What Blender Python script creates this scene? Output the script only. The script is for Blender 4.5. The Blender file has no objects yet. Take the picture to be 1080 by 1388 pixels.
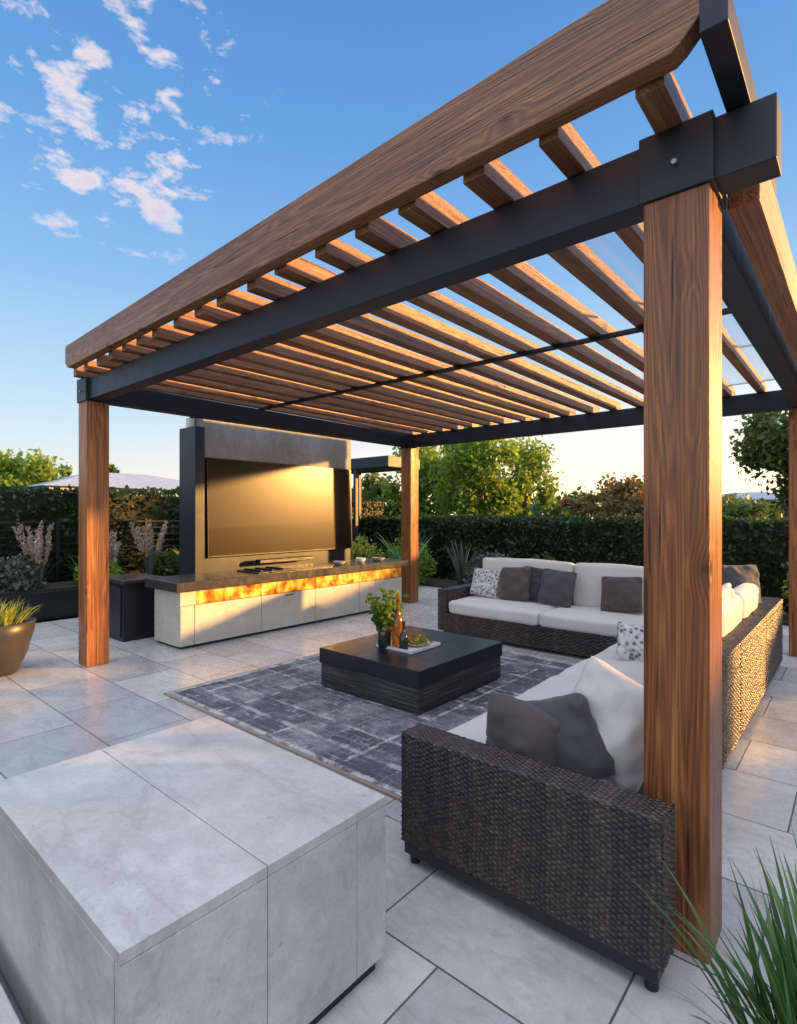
import bpy, bmesh, math, random
import numpy as np
from mathutils import Vector, Matrix, noise
random.seed(7); RNG=np.random.default_rng(7)
C=bpy.context.scene.collection
R=math.radians
# ---------------------------------------------------------------- helpers
def nd(nt,t,ins=None,**kw):
    n=nt.nodes.new(t)
    for k,v in kw.items(): setattr(n,k,v)
    for k,v in (ins or {}).items():
        s=n.inputs[k]
        if isinstance(v,bpy.types.NodeSocket): nt.links.new(v,s)
        else: s.default_value=v
    return n
def ramp(nt,fac,stops,interp='LINEAR'):
    n=nt.nodes.new('ShaderNodeValToRGB'); n.color_ramp.interpolation=interp
    e=n.color_ramp.elements
    while len(e)<len(stops): e.new(0.5)
    for i,(p,c) in enumerate(stops):
        e[i].position=p
        if not isinstance(c,(tuple,list)): c=(c,c,c)
        e[i].color=(*c[:3],1)
    if isinstance(fac,bpy.types.NodeSocket): nt.links.new(fac,n.inputs[0])
    return n.outputs[0]
def mixc(nt,fac,a,b,blend='MIX'):
    n=nt.nodes.new('ShaderNodeMix'); n.data_type='RGBA'; n.blend_type=blend
    for idx,v in ((0,fac),(6,a),(7,b)):
        s=n.inputs[idx]
        if isinstance(v,bpy.types.NodeSocket): nt.links.new(v,s)
        elif idx==0: s.default_value=v
        else: s.default_value=(*v[:3],1)
    return n.outputs[2]
def mth(nt,op,a,b=0.0,c=0.0,clamp=False):
    n=nt.nodes.new('ShaderNodeMath'); n.operation=op; n.use_clamp=clamp
    for i,v in enumerate((a,b,c)):
        if isinstance(v,bpy.types.NodeSocket): nt.links.new(v,n.inputs[i])
        else: n.inputs[i].default_value=v
    return n.outputs[0]
def newmat(name,rough=0.5,metal=0.0,base=(.5,.5,.5)):
    m=bpy.data.materials.new(name); m.use_nodes=True; nt=m.node_tree; nt.nodes.clear()
    out=nd(nt,'ShaderNodeOutputMaterial'); b=nd(nt,'ShaderNodeBsdfPrincipled')
    b.inputs['Base Color'].default_value=(*base,1); b.inputs['Roughness'].default_value=rough; b.inputs['Metallic'].default_value=metal
    nt.links.new(b.outputs[0],out.inputs[0])
    return m,nt,b,out
def coords(nt,scale=(1,1,1),kind='Object',loc=(0,0,0)):
    tc=nd(nt,'ShaderNodeTexCoord')
    mp=nd(nt,'ShaderNodeMapping',{'Vector':tc.outputs[kind],'Scale':scale,'Location':loc})
    return mp.outputs[0]
def noi(nt,vec,scale,detail=4,rough=.55,dist=0.0):
    return nd(nt,'ShaderNodeTexNoise',{'Vector':vec,'Scale':scale,'Detail':detail,'Roughness':rough,'Distortion':dist}).outputs['Fac']
def bump(nt,b,h,strength=.3,dist=.01):
    n=nd(nt,'ShaderNodeBump',{'Height':h,'Strength':strength,'Distance':dist}); nt.links.new(n.outputs[0],b.inputs['Normal'])

def m_wood(name,axis,dark=(.065,.022,.009),mid=(.27,.098,.038),light=(.58,.28,.12),rough=.40,tint=.6,knot=.105,ringk=.09):
    m,nt,b,out=newmat(name,rough)
    def sc3(a,c): return {'x':(a,c,c),'y':(c,a,c),'z':(c,c,a)}[axis]
    info=nd(nt,'ShaderNodeObjectInfo')
    tc=nd(nt,'ShaderNodeTexCoord')
    off=nd(nt,'ShaderNodeVectorMath',{0:tc.outputs['Object']},operation='ADD')
    sc=nd(nt,'ShaderNodeVectorMath',{0:info.outputs['Random'],'Scale':17.0},operation='SCALE')
    nt.links.new(sc.outputs[0],off.inputs[1])
    def mp(s): return nd(nt,'ShaderNodeMapping',{'Vector':off.outputs[0],'Scale':s}).outputs[0]
    v1=mp(sc3(.22,6)); v2=mp(sc3(2.2,150)); v3=mp(sc3(.8,44))
    vo=nd(nt,'ShaderNodeTexVoronoi',{'Vector':mp(sc3(2.6,4.6)),'Scale':1.0}).outputs['Distance']
    big=noi(nt,v1,1.2,2,.45,.15)
    kpull=ramp(nt,vo,[(.04,.075),(.36,0.0)],'EASE')
    rings=mth(nt,'SINE',mth(nt,'MULTIPLY',mth(nt,'ADD',big,kpull),150.0))
    rings=mth(nt,'MULTIPLY_ADD',rings,.5,.5)
    fine=noi(nt,v2,1.0,5,.7); streak=noi(nt,v3,1.0,6,.72,.1); tone=noi(nt,v1,1.1,5,.7)
    f=mth(nt,'ADD',mth(nt,'MULTIPLY',rings,ringk),mth(nt,'ADD',mth(nt,'MULTIPLY',fine,.32),mth(nt,'ADD',mth(nt,'MULTIPLY',streak,.46),mth(nt,'MULTIPLY',tone,.30))))
    col=ramp(nt,f,[(.40,dark),(.58,mid),(.78,light)])
    crack=ramp(nt,noi(nt,mp(sc3(1.1,46)),1.0,3,.6),[(.30,1.0),(.345,0.0)])
    col=mixc(nt,mth(nt,'MULTIPLY',crack,.85),col,(.018,.007,.003))
    halo=ramp(nt,vo,[(knot,1.0),(knot+.10,0.0)])
    col=mixc(nt,mth(nt,'MULTIPLY',halo,.45),col,dark)
    kn=ramp(nt,mth(nt,'ADD',vo,mth(nt,'MULTIPLY_ADD',streak,.08,-.04)),[(knot*.6,1.0),(knot,0.0)])
    col=mixc(nt,mth(nt,'MULTIPLY',kn,.93),col,(.018,.007,.004))
    hue=mixc(nt,mth(nt,'MULTIPLY',info.outputs['Random'],tint),col,mixc(nt,.7,col,(.13,.072,.048)))
    nt.links.new(hue,b.inputs['Base Color'])
    bump(nt,b,mth(nt,'ADD',f,mth(nt,'ADD',mth(nt,'MULTIPLY',kn,-.4),mth(nt,'MULTIPLY',crack,-.6))),1.0,.009)
    nt.links.new(mth(nt,'MULTIPLY_ADD',fine,.35,rough-.16),b.inputs['Roughness'])
    return m
W={a:m_wood('cedar_'+a,a) for a in 'xyz'}
WP=m_wood('cedar_post','z',dark=(.065,.017,.005),mid=(.26,.080,.024),light=(.58,.23,.072),rough=.33,tint=.2,knot=.115,ringk=.10)

def m_metal(name,base,rough=.42,metal=.3):
    m,nt,b,out=newmat(name,rough,metal,base)
    v=coords(nt); n=noi(nt,v,9,5,.6)
    nt.links.new(mixc(nt,n,[c*.75 for c in base],[c*1.25 for c in base]),b.inputs['Base Color'])
    nt.links.new(mth(nt,'MULTIPLY_ADD',n,.25,rough-.12),b.inputs['Roughness'])
    bump(nt,b,noi(nt,v,160,2),.05,.002)
    return m
STEEL=m_metal('charcoal_steel',(.017,.022,.032),.45,.2)
BLACK=m_metal('black_powder_coat',(.012,.012,.014),.32,.1)
CHROME=m_metal('brushed_metal',(.45,.43,.40),.3,.9)

def m_stone(name,c1,c2,joint=None,rough=.4,loc=(0,0,0),vein_k=.15,pit=0.0):
    m,nt,b,out=newmat(name,rough)
    v=coords(nt,loc=loc)
    n1=noi(nt,v,1.9,9,.66,.3); n2=noi(nt,v,14,6,.7); n3=noi(nt,coords(nt,(1,2.6,1),loc=(3,1,0)),1.3,9,.62,.7)
    col=mixc(nt,ramp(nt,n1,[(.33,0.0),(.67,1.0)]),c1,c2)
    vein=ramp(nt,n3,[(.465,0.0),(.5,1.0),(.535,0.0)])
    col=mixc(nt,mth(nt,'MULTIPLY',vein,vein_k),col,[c*.6 for c in c1])
    n5=noi(nt,coords(nt,(1,1,2.2),loc=(1,5,2)),3.4,8,.72,.5)
    col=mixc(nt,mth(nt,'MULTIPLY',ramp(nt,n5,[(.50,0.0),(.68,1.0)]),.40),col,[min(.8,c*1.45) for c in c1])
    col=mixc(nt,mth(nt,'MULTIPLY',ramp(nt,n2,[(.35,0.0),(.75,1.0)]),.36),col,[c*.62 for c in c1])
    n4=noi(nt,v,90,3,.7)
    col=mixc(nt,mth(nt,'MULTIPLY',ramp(nt,n4,[(.4,0.0),(.7,1.0)]),.2),col,[c*.5 for c in c1])
    h=mth(nt,'ADD',mth(nt,'MULTIPLY',n2,.4),mth(nt,'MULTIPLY',n3,.3))
    if pit:
        pv=noi(nt,v,42,3,.6); pm=ramp(nt,pv,[(.28,1.0),(.34,0.0)])
        col=mixc(nt,mth(nt,'MULTIPLY',pm,pit),col,[c*.45 for c in c1]); h=mth(nt,'ADD',h,mth(nt,'MULTIPLY',pm,-.5))
    if joint:
        bw,rh=joint
        br=nd(nt,'ShaderNodeTexBrick',{'Vector':v,'Color1':(.78,.79,.82,1),'Color2':(1.15,1.13,1.08,1),'Mortar':(.22,.22,.22,1),'Scale':1.0,'Mortar Size':.004,'Mortar Smooth':.1,'Bias':0.0,'Brick Width':bw,'Row Height':rh},offset=.37,offset_frequency=2)
        col=mixc(nt,1.0,col,br.outputs['Color'],'MULTIPLY')
        h=mth(nt,'ADD',h,mth(nt,'MULTIPLY',br.outputs['Fac'],-3.0))
    nt.links.new(col,b.inputs['Base Color'])
    nt.links.new(mth(nt,'MULTIPLY_ADD',n2,.4,rough-.2),b.inputs['Roughness'])
    bump(nt,b,h,.45,.006)
    return m
PAVE=m_stone('pale_porcelain_paving',(.46,.45,.435),(.63,.615,.59),(.80,.56),.27,loc=(.27,-.33,0),vein_k=.28)
SLAB=m_stone('pale_stone_slab',(.45,.44,.42),(.66,.645,.615),None,.36,vein_k=.34,pit=.35)
CONC=m_stone('grey_concrete',(.21,.185,.16),(.36,.33,.30),None,.6,vein_k=.3,pit=.5)
ISL=m_stone('warm_white_concrete',(.48,.44,.37),(.62,.58,.50),None,.5,pit=.3)
DARKSTONE=m_stone('dark_counter_stone',(.030,.030,.032),(.06,.058,.056),None,.22)

def m_fabric(name,c,var=.12,scale=420,rough=.9):
    m,nt,b,out=newmat(name,rough)
    v=coords(nt)
    n=noi(nt,v,3,4); w=noi(nt,v,scale,2,.7)
    col=mixc(nt,n,[x*(1-var) for x in c],[min(1,x*(1+var)) for x in c])
    col=mixc(nt,mth(nt,'MULTIPLY',w,.3),col,[x*.6 for x in c])
    nt.links.new(col,b.inputs['Base Color'])
    b.inputs['Sheen Weight'].default_value=.15
    bump(nt,b,mth(nt,'ADD',mth(nt,'MULTIPLY',w,.2),noi(nt,v,9,4)),.5,.012)
    return m
CREAM=m_fabric('off_white_canvas',(.64,.61,.57))
TAUPE=m_fabric('taupe_linen',(.082,.066,.060),.2,250)
GREYF=m_fabric('grey_linen',(.070,.067,.070),.25,250)
CHARF=m_fabric('charcoal_linen',(.05,.05,.058),.25,250)
PATF,nt,b,_=newmat('patterned_fabric',.9)
v=coords(nt,(1,1,1)); vo=nd(nt,'ShaderNodeTexVoronoi',{'Vector':v,'Scale':30.0}).outputs['Distance']
nt.links.new(ramp(nt,vo,[(.25,(.10,.10,.12)),(.45,(.42,.40,.40)),(.7,(.6,.58,.56))]),b.inputs['Base Color'])

WICK,nt,b,_=newmat('dark_wicker',.38)
at=nd(nt,'ShaderNodeAttribute',attribute_name='rnd').outputs['Fac']
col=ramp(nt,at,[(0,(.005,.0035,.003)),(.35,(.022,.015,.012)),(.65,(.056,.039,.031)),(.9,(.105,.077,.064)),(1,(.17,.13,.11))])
nn=noi(nt,coords(nt),60,3)
col=mixc(nt,mth(nt,'MULTIPLY',nn,.4),col,(.016,.011,.010)); nt.links.new(col,b.inputs['Base Color'])
DARKBR=m_metal('dark_brown_frame',(.022,.015,.012),.5,0)

def m_leaf(name,c0,c1,c2,trans=.35):
    m,nt,b,out=newmat(name,.5)
    at=nd(nt,'ShaderNodeAttribute',attribute_name='rnd').outputs['Fac']
    n=noi(nt,coords(nt),1.6,3)
    f=mth(nt,'ADD',mth(nt,'MULTIPLY',at,.6),mth(nt,'MULTIPLY',n,.5))
    col=ramp(nt,f,[(.2,c0),(.5,c1),(.85,c2)])
    nt.links.new(col,b.inputs['Base Color'])
    tr=nd(nt,'ShaderNodeBsdfTranslucent',{'Color':mixc(nt,.5,col,(c2[0]*1.5,c2[1]*1.6,c2[2]))})
    mx=nd(nt,'ShaderNodeMixShader',{0:trans,1:b.outputs[0],2:tr.outputs[0]})
    nt.links.new(mx.outputs[0],out.inputs[0]); return m
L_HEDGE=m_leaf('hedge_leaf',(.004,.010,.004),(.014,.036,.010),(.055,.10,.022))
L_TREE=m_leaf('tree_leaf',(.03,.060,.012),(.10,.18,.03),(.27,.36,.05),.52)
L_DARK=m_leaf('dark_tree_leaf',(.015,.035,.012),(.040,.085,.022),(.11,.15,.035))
L_RED=m_leaf('bronze_leaf',(.03,.035,.012),(.09,.09,.03),(.24,.14,.06))
L_LIME=m_leaf('lime_leaf',(.06,.09,.01),(.22,.26,.03),(.45,.42,.06))
L_GRASS=m_leaf('grass_blade',(.012,.032,.013),(.045,.105,.035),(.16,.26,.08),.25)
L_BLUE=m_leaf('grey_green_leaf',(.025,.038,.033),(.06,.085,.07),(.13,.16,.12),.2)
L_PLUME=m_leaf('dry_plume',(.22,.15,.12),(.42,.31,.26),(.6,.48,.42),.3)
BARK,nt,b,_=newmat('bark',.85)
n=noi(nt,coords(nt,(6,6,1.2)),5,5,.7); nt.links.new(ramp(nt,n,[(.3,(.03,.02,.014)),(.7,(.13,.09,.06))]),b.inputs['Base Color']); bump(nt,b,n,.6,.02)
SOIL,nt,b,_=newmat('dark_mulch',.95)
n=noi(nt,coords(nt),35,6,.7); nt.links.new(ramp(nt,n,[(.3,(.008,.006,.005)),(.7,(.05,.035,.025))]),b.inputs['Base Color']); bump(nt,b,n,1,.03)
GROUND,nt,b,_=newmat('dry_grass_ground',.95)
n=noi(nt,coords(nt),3,8,.7); nt.links.new(ramp(nt,n,[(.3,(.03,.04,.015)),(.7,(.08,.085,.035))]),b.inputs['Base Color'])

class MB:
    def __init__(s): s.v=[]; s.f=[]
    def hexa(s,p):
        k=len(s.v); s.v+= [tuple(q) for q in p]
        s.f+=[(k,k+3,k+2,k+1),(k+4,k+5,k+6,k+7),(k,k+1,k+5,k+4),(k+1,k+2,k+6,k+5),(k+2,k+3,k+7,k+6),(k+3,k,k+4,k+7)]; return s
    def box(s,x0,x1,y0,y1,z0,z1):
        return s.hexa([(x0,y0,z0),(x1,y0,z0),(x1,y1,z0),(x0,y1,z0),(x0,y0,z1),(x1,y0,z1),(x1,y1,z1),(x0,y1,z1)])
    def tube(s,p0,p1,r0,r1=None,n=10,cap=True):
        r1=r0 if r1 is None else r1
        p0=Vector(p0);p1=Vector(p1);d=(p1-p0).normalized(); a=d.orthogonal().normalized(); b=d.cross(a)
        k=len(s.v)
        for p,r in ((p0,r0),(p1,r1)):
            for i in range(n):
                t=2*math.pi*i/n; s.v.append(tuple(p+a*math.cos(t)*r+b*math.sin(t)*r))
        for i in range(n): j=(i+1)%n; s.f.append((k+i,k+j,k+n+j,k+n+i))
        if cap: s.f.append(tuple(k+n-1-i for i in range(n))); s.f.append(tuple(k+n+i for i in range(n)))
        return s
    def lathe(s,prof,c=(0,0,0),n=32):
        k=len(s.v); m=len(prof)
        for r,z in prof:
            for i in range(n):
                t=2*math.pi*i/n; s.v.append((c[0]+r*math.cos(t),c[1]+r*math.sin(t),c[2]+z))
        for a in range(m-1):
            for i in range(n):
                j=(i+1)%n; s.f.append((k+a*n+i,k+a*n+j,k+(a+1)*n+j,k+(a+1)*n+i))
        return s
    def build(s,name,mat,parent=None,bevel=0,smooth=False,seg=2):
        me=bpy.data.meshes.new(name)
        L=Vector(parent.location) if parent is not None and parent.type=='EMPTY' else (Vector(parent['_L']) if parent is not None else Vector((0,0,0)))
        me.from_pydata([(x-L.x,y-L.y,z-L.z) for x,y,z in s.v],[],s.f); me.update()
        o=bpy.data.objects.new(name,me); C.objects.link(o); me.materials.append(mat)
        if parent is not None: o.parent=parent
        o['_L']=tuple(L)
        if bevel:
            md=o.modifiers.new('bevel','BEVEL'); md.width=bevel; md.segments=seg; md.limit_method='ANGLE'
        if smooth:
            for p in me.polygons: p.use_smooth=True
        return o
def tag(o,label=None,cat=None,group=None,kind=None):
    if label: o['label']=label
    if cat: o['category']=cat
    if group: o['group']=group
    if kind: o['kind']=kind
    return o
def thing(name,loc,label,cat,group=None):
    o=bpy.data.objects.new(name,None); C.objects.link(o); o.location=loc; o.empty_display_size=.2
    return tag(o,label,cat,group)
def struct(o): o['kind']='structure'; return o
def npmesh(name,V,F,mat,parent=None,rnd=None,dom='FACE',smooth=False):
    me=bpy.data.meshes.new(name); n=len(V); m=len(F); k=F.shape[1]
    L=np.array(tuple(parent.location)) if parent is not None and parent.type=='EMPTY' else np.zeros(3)
    me.vertices.add(n); me.vertices.foreach_set('co',(V-L).astype(np.float32).ravel())
    me.loops.add(m*k); me.loops.foreach_set('vertex_index',F.astype(np.int32).ravel())
    me.polygons.add(m); me.polygons.foreach_set('loop_start',np.arange(0,m*k,k,dtype=np.int32))
    try: me.polygons.foreach_set('loop_total',np.full(m,k,dtype=np.int32))
    except Exception: pass
    me.update(calc_edges=True); me.validate()
    if rnd is not None:
        a=me.attributes.new('rnd','FLOAT',dom); a.data.foreach_set('value',rnd.astype(np.float32))
    me.polygons.foreach_set('use_smooth',np.full(m,smooth))
    me.materials.append(mat)
    o=bpy.data.objects.new(name,me); C.objects.link(o)
    if parent is not None: o.parent=parent
    o['_L']=tuple(L); return o
def leafquads(P,size,up=0.0,elong=1.7):
    n=len(P); d=RNG.normal(size=(n,3)); d[:,2]+=up; d/=np.linalg.norm(d,axis=1)[:,None]
    e=RNG.normal(size=(n,3)); s=np.cross(d,e); s/=np.linalg.norm(s,axis=1)[:,None]
    sz=(size*(.6+.8*RNG.random(n)))[:,None]
    V=np.stack([P-d*sz*elong*.5,P+s*sz*.5-d*sz*.1,P+d*sz*elong*.5,P-s*sz*.5-d*sz*.1],1).reshape(-1,3)
    F=np.arange(n*4).reshape(-1,4); return V,F
def hedge(x0,x1,y0,y1,h,n,label,size=.055):
    dx,dy=x1-x0,y1-y0; areas=np.array([dx*h,dx*h,dy*h,dy*h,dx*dy]); pr=areas/areas.sum()
    f=RNG.choice(5,n,p=pr); u=RNG.random(n); w=RNG.random(n); P=np.zeros((n,3))
    m=f==0; P[m]=np.stack([x0+u[m]*dx,np.full(m.sum(),y0),w[m]*h],1)
    m=f==1; P[m]=np.stack([x0+u[m]*dx,np.full(m.sum(),y1),w[m]*h],1)
    m=f==2; P[m]=np.stack([np.full(m.sum(),x0),y0+u[m]*dy,w[m]*h],1)
    m=f==3; P[m]=np.stack([np.full(m.sum(),x1),y0+u[m]*dy,w[m]*h],1)
    m=f==4; P[m]=np.stack([x0+u[m]*dx,y0+w[m]*dy,np.full(m.sum(),h)],1)
    lump=np.array([noise.noise(Vector((p[0]*1.3,p[1]*1.3,p[2]*1.6)))*.07+noise.noise(Vector((p[0]*5,p[1]*5,p[2]*5)))*.04 for p in P])
    N=np.zeros_like(P); N[f==0,1]=-1;N[f==1,1]=1;N[f==2,0]=-1;N[f==3,0]=1;N[f==4,2]=1
    P=P+N*(lump[:,None]+RNG.normal(size=(n,1))*.03)
    V,F=leafquads(P,size,.3); k=len(V)
    c=.07; B=np.array([(x0+c,y0+c,0),(x1-c,y0+c,0),(x1-c,y1-c,0),(x0+c,y1-c,0),(x0+c,y0+c,h-c),(x1-c,y0+c,h-c),(x1-c,y1-c,h-c),(x0+c,y1-c,h-c)])
    BF=np.array([(0,3,2,1),(4,5,6,7),(0,1,5,4),(1,2,6,5),(2,3,7,6),(3,0,4,7)])+k
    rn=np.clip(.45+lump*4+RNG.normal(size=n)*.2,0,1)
    o=npmesh('hedge',np.vstack([V,B]),np.vstack([F,BF]),L_HEDGE,None,np.concatenate([rn,np.zeros(6)]))
    return tag(o,label,'hedge','clipped hedges around the patio')
def tree(x,y,h,crown,nclump,nleaf,size,mat,label,group=None,name='tree',trunk_r=.14,lean=0):
    cx,cy,cz,rx,ry,rz=crown
    t=thing(name,(x,y,0),label,'tree',group)
    cl=[]
    while len(cl)<nclump:
        p=RNG.uniform(-1,1,3)
        if p@p<1 and p@p>.12: cl.append(p)
    cl=np.array(cl)*np.array([rx,ry,rz])+np.array([x+cx,y+cy,cz])
    mb=MB(); fork=Vector((x+lean*.3,y,max(.8,cz-rz*.9)))
    mb.tube((x,y,-.1),fork,trunk_r,trunk_r*.7,10)
    top=Vector((x+cx*.7,y+cy*.7,cz+rz*.2)); mb.tube(fork,top,trunk_r*.65,trunk_r*.25,8)
    for i in range(0,nclump,2):
        q=Vector(cl[i]); s=fork.lerp(top,random.random()*.8); m=s.lerp(q,.5)+Vector((0,0,.1*rz))
        mb.tube(s,m,trunk_r*.3,trunk_r*.18,6); mb.tube(m,q,trunk_r*.18,trunk_r*.05,5)
    mb.build('trunk',BARK,t,smooth=True)
    idx=RNG.integers(0,nclump,nleaf); sp=RNG.uniform(.09,.22,nclump)[idx]
    P=cl[idx]+RNG.normal(size=(nleaf,3))*np.stack([sp*rx,sp*ry,sp*rz*1.1],1)
    V,F=leafquads(P,size); clr=RNG.random(nclump)[idx]
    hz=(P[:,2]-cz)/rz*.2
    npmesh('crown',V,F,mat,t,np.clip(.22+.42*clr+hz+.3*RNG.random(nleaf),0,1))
    return t
def blades(n,c,lmin,lmax,spread,width,mat,name,parent=None,droop=.6,r0=.06,seg=7):
    V=[];F=[];rn=[]
    for i in range(n):
        a=random.random()*2*math.pi; L=random.uniform(lmin,lmax); out=random.uniform(.15,1)*spread
        b=Vector((c[0]+math.cos(a)*r0*random.random(),c[1]+math.sin(a)*r0*random.random(),c[2]))
        dirv=Vector((math.cos(a),math.sin(a),0)); side=Vector((-dirv.y,dirv.x,0)); tw=random.uniform(-.5,.5)
        side=(side*math.cos(tw)+Vector((0,0,1))*math.sin(tw))
        k=len(V); rr=random.random(); dr=droop*random.uniform(.5,1.3)
        for j in range(seg+1):
            t=j/seg; p=b+dirv*(out*L*(t**1.5))+Vector((0,0,L*(t-dr*out*t*t*t*.9)))
            w=width*(1-t**2.2)*.5*(.7+.3*math.sin(t*3)) if j<seg else .0004
            V.append(p-side*w); V.append(p+side*w)
        for j in range(seg): F.append((k+2*j,k+2*j+1,k+2*j+3,k+2*j+2)); rn.append(min(1,rr*.7+.3*j/seg))
    return npmesh(name,np.array([tuple(v) for v in V]),np.array(F),mat,parent,np.array(rn),smooth=True)

# ---------------------------------------------------------------- ground
g=MB(); g.v=[(-400,-400,-.03),(400,-400,-.03),(400,400,-.03),(-400,400,-.03)]; g.f=[(0,1,2,3)]
tag(struct(g.build('ground',GROUND)),'dry grassy ground around the terrace','ground')
tag(struct(MB().box(-8.6,3.6,.3,8.9,-.2,0).build('patio',PAVE)),'pale grey large format paved patio','patio')
tag(struct(MB().box(-9.95,3.9,8.93,9.95,-.2,.03).build('soil_bed',SOIL)),'dark mulch bed in front of the back hedge','soil bed')

# ---------------------------------------------------------------- pergola
pg=thing('pergola',(-3.2,4.6,0),'large cedar and charcoal steel pergola over the seating area','pergola')
def post(x0,y0):
    s=.21
    MB().box(x0,x0+s,y0,y0+s,0,2.605).build('post',WP,pg,.006)
    MB().box(x0-.012,x0+s+.012,y0-.012,y0+s+.012,2.6,2.832).build('steel_sleeve',STEEL,pg,.004)
PX0,PX1,PY0,PY1=-5.95,-.597,2.04,7.02
for x in (PX0,PX1):
    for y in (PY0,PY1): post(x,y)
MB().box(-5.93,-.205,2.06,2.19,2.615,2.822).build('steel_beam',STEEL,pg,.004)
MB().box(-5.93,-.3,7.06,7.19,2.615,2.822).build('steel_beam',STEEL,pg,.004)
MB().box(-5.91,-5.78,2.19,7.06,2.615,2.818).build('steel_beam',STEEL,pg,.004)
MB().box(-.56,-.43,2.19,7.06,2.615,2.818).build('steel_beam',STEEL,pg,.004)
MB().box(-.345,-.275,1.68,2.75,2.826,2.93).build('steel_bracket_beam',STEEL,pg,.003)
MB().box(-.375,-.275,2.27,7.3,2.60,2.818).build('side_board',W['y'],pg,.004)
def lerp(a,b,t): return a+(b-a)*t
f=MB(); yl,yr=1.89,1.73; th=.075
prof=[(-5.80,2.90),(-.43,2.85),(-.40,2.87),(-.335,2.935),(-.325,2.965),(-.325,3.13),(-5.84,3.115),(-5.86,3.10),(-5.86,2.95)]
k=len(prof)
for dy in (0,th):
    for x,z in prof:
        t=(x+5.8)/5.4; f.v.append((x,lerp(yl,yr,t)+dy,z))
f.f=[tuple(range(k)),tuple(range(2*k-1,k-1,-1))]+[(i,i+k,(i+1)%k+k,(i+1)%k) for i in range(k)]
f.build('fascia_beam',W['x'],pg,.005)
x=-.512; i=0
while x>-5.9:
    t=(x+5.8)/5.4; ys=lerp(yl,yr,t)+th+.001
    w=random.uniform(.036,.060); dz_=random.uniform(-.02,.02); sw=random.uniform(-.022,.022); b0=2.826+random.choice((0,0,.008,.018))
    mb=MB(); st_=[]
    for j in range(7):
        yy=lerp(ys,7.34+random.uniform(-.03,.03) if j==6 else 7.34,j/6); bx_=sw*math.sin(math.pi*j/6); e=random.uniform(-.003,.003)
        st_.append([(x-w+bx_+e,yy,b0),(x+w+bx_+e,yy,b0+random.uniform(0,.004)),(x+w+bx_,yy,2.945+dz_),(x-w+bx_,yy,2.945+dz_)])
    for s_ in st_: mb.v+=s_
    for j in range(6):
        for q in range(4): a=j*4+q; b2=j*4+(q+1)%4; mb.f.append((a,b2,b2+4,a+4))
    mb.f.append((3,2,1,0)); mb.f.append((24,25,26,27))
    mb.build('rafter',W['y'],pg,.0025)
    x-=(.315 if i>2 else .335)+random.uniform(-.035,.035)
    i+=1
MB().box(-5.75,-.6,4.02,4.06,2.79,2.822).build('cross_rail',BLACK,pg,.003)
for xx in (-.49,-5.84): MB().tube((xx,2.03,2.70),(xx,2.012,2.70),.009,n=12).build('bolt',CHROME,pg)
PANE=bpy.data.materials.new('clear_roof_pane'); PANE.use_nodes=True; nt=PANE.node_tree; nt.nodes.clear()
o_=nd(nt,'ShaderNodeOutputMaterial'); tr_=nd(nt,'ShaderNodeBsdfTransparent',{'Color':(.88,.92,.95,1)}); gl_=nd(nt,'ShaderNodeBsdfGlossy',{'Roughness':.12,'Color':(.9,.95,1,1)})
mx_=nd(nt,'ShaderNodeMixShader',{0:.14,1:tr_.outputs[0],2:gl_.outputs[0]}); nt.links.new(mx_.outputs[0],o_.inputs[0])
for a,b_ in ((2.7,4.1),(4.13,5.6),(5.63,7.2)):
    p_=MB(); p_.v=[(-1.35,a,2.972),(-.34,a,2.972),(-.34,b_,2.972),(-1.35,b_,2.972)]; p_.f=[(0,1,2,3)]; p_.build('roof_pane',PANE,pg)
    MB().box(-1.35,-.34,b_+.004,b_+.026,2.968,2.982).build('pane_bar',CHROME,pg)

# ---------------------------------------------------------------- stone block in the foreground
blk=thing('stone_block',(-1.66,.9,0),'low bench clad in pale stone slabs in front of the rug','stone bench')
X0,X1,Y0,Y1,ZT=-2.30,-1.2,.49,1.34,.565
MB().box(X0+.012,X1-.014,Y0+.014,Y1-.012,.05,ZT-.012).build('core',CONC,blk)
MB().box(X0+.03,X1-.022,Y0+.022,Y1-.03,.0,.05).build('plinth',BLACK,blk)
xs=[X0,X1]; ys=[Y0,.87,Y1]; gp=.0014
for b_ in range(2):
    MB().box(xs[0]+gp,xs[1]-gp,ys[b_]+gp,ys[b_+1]-gp,ZT-.03,ZT).build('top_slab',SLAB,blk,.002)
for a,b_ in ((Y0,.87),(.87,1.205),(1.205,Y1)):
    MB().box(X1-.026,X1-.001,a+gp,b_-gp,.045,ZT-.0315).build('side_slab',SLAB,blk,.0015)
for a,b_ in ((X0,-1.8),(-1.8,X1-.03)):
    MB().box(a+gp,b_-gp,Y0+.001,Y0+.026,.045,ZT-.0315).build('side_slab',SLAB,blk,.0015)
MB().box(X0+.001,X0+.026,Y0+.03,Y1-gp,.045,ZT-.0315).build('side_slab',SLAB,blk,.0015)
MB().box(X0+.03,X1-.03,Y1-.026,Y1-.001,.045,ZT-.0315).build('side_slab',SLAB,blk,.0015)
tag(MB().box(-4.2,-1.18,.37,.44,-.1,.16).build('kerb',SLAB,None,.004),'narrow pale stone kerb below the stone bench','kerb')
so=MB().box(-6,-1.0,-2.0,.365,-.2,.10).build('soil_bed',SOIL); tag(struct(so),'dark mulch bed at the patio edge','soil bed')

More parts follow.
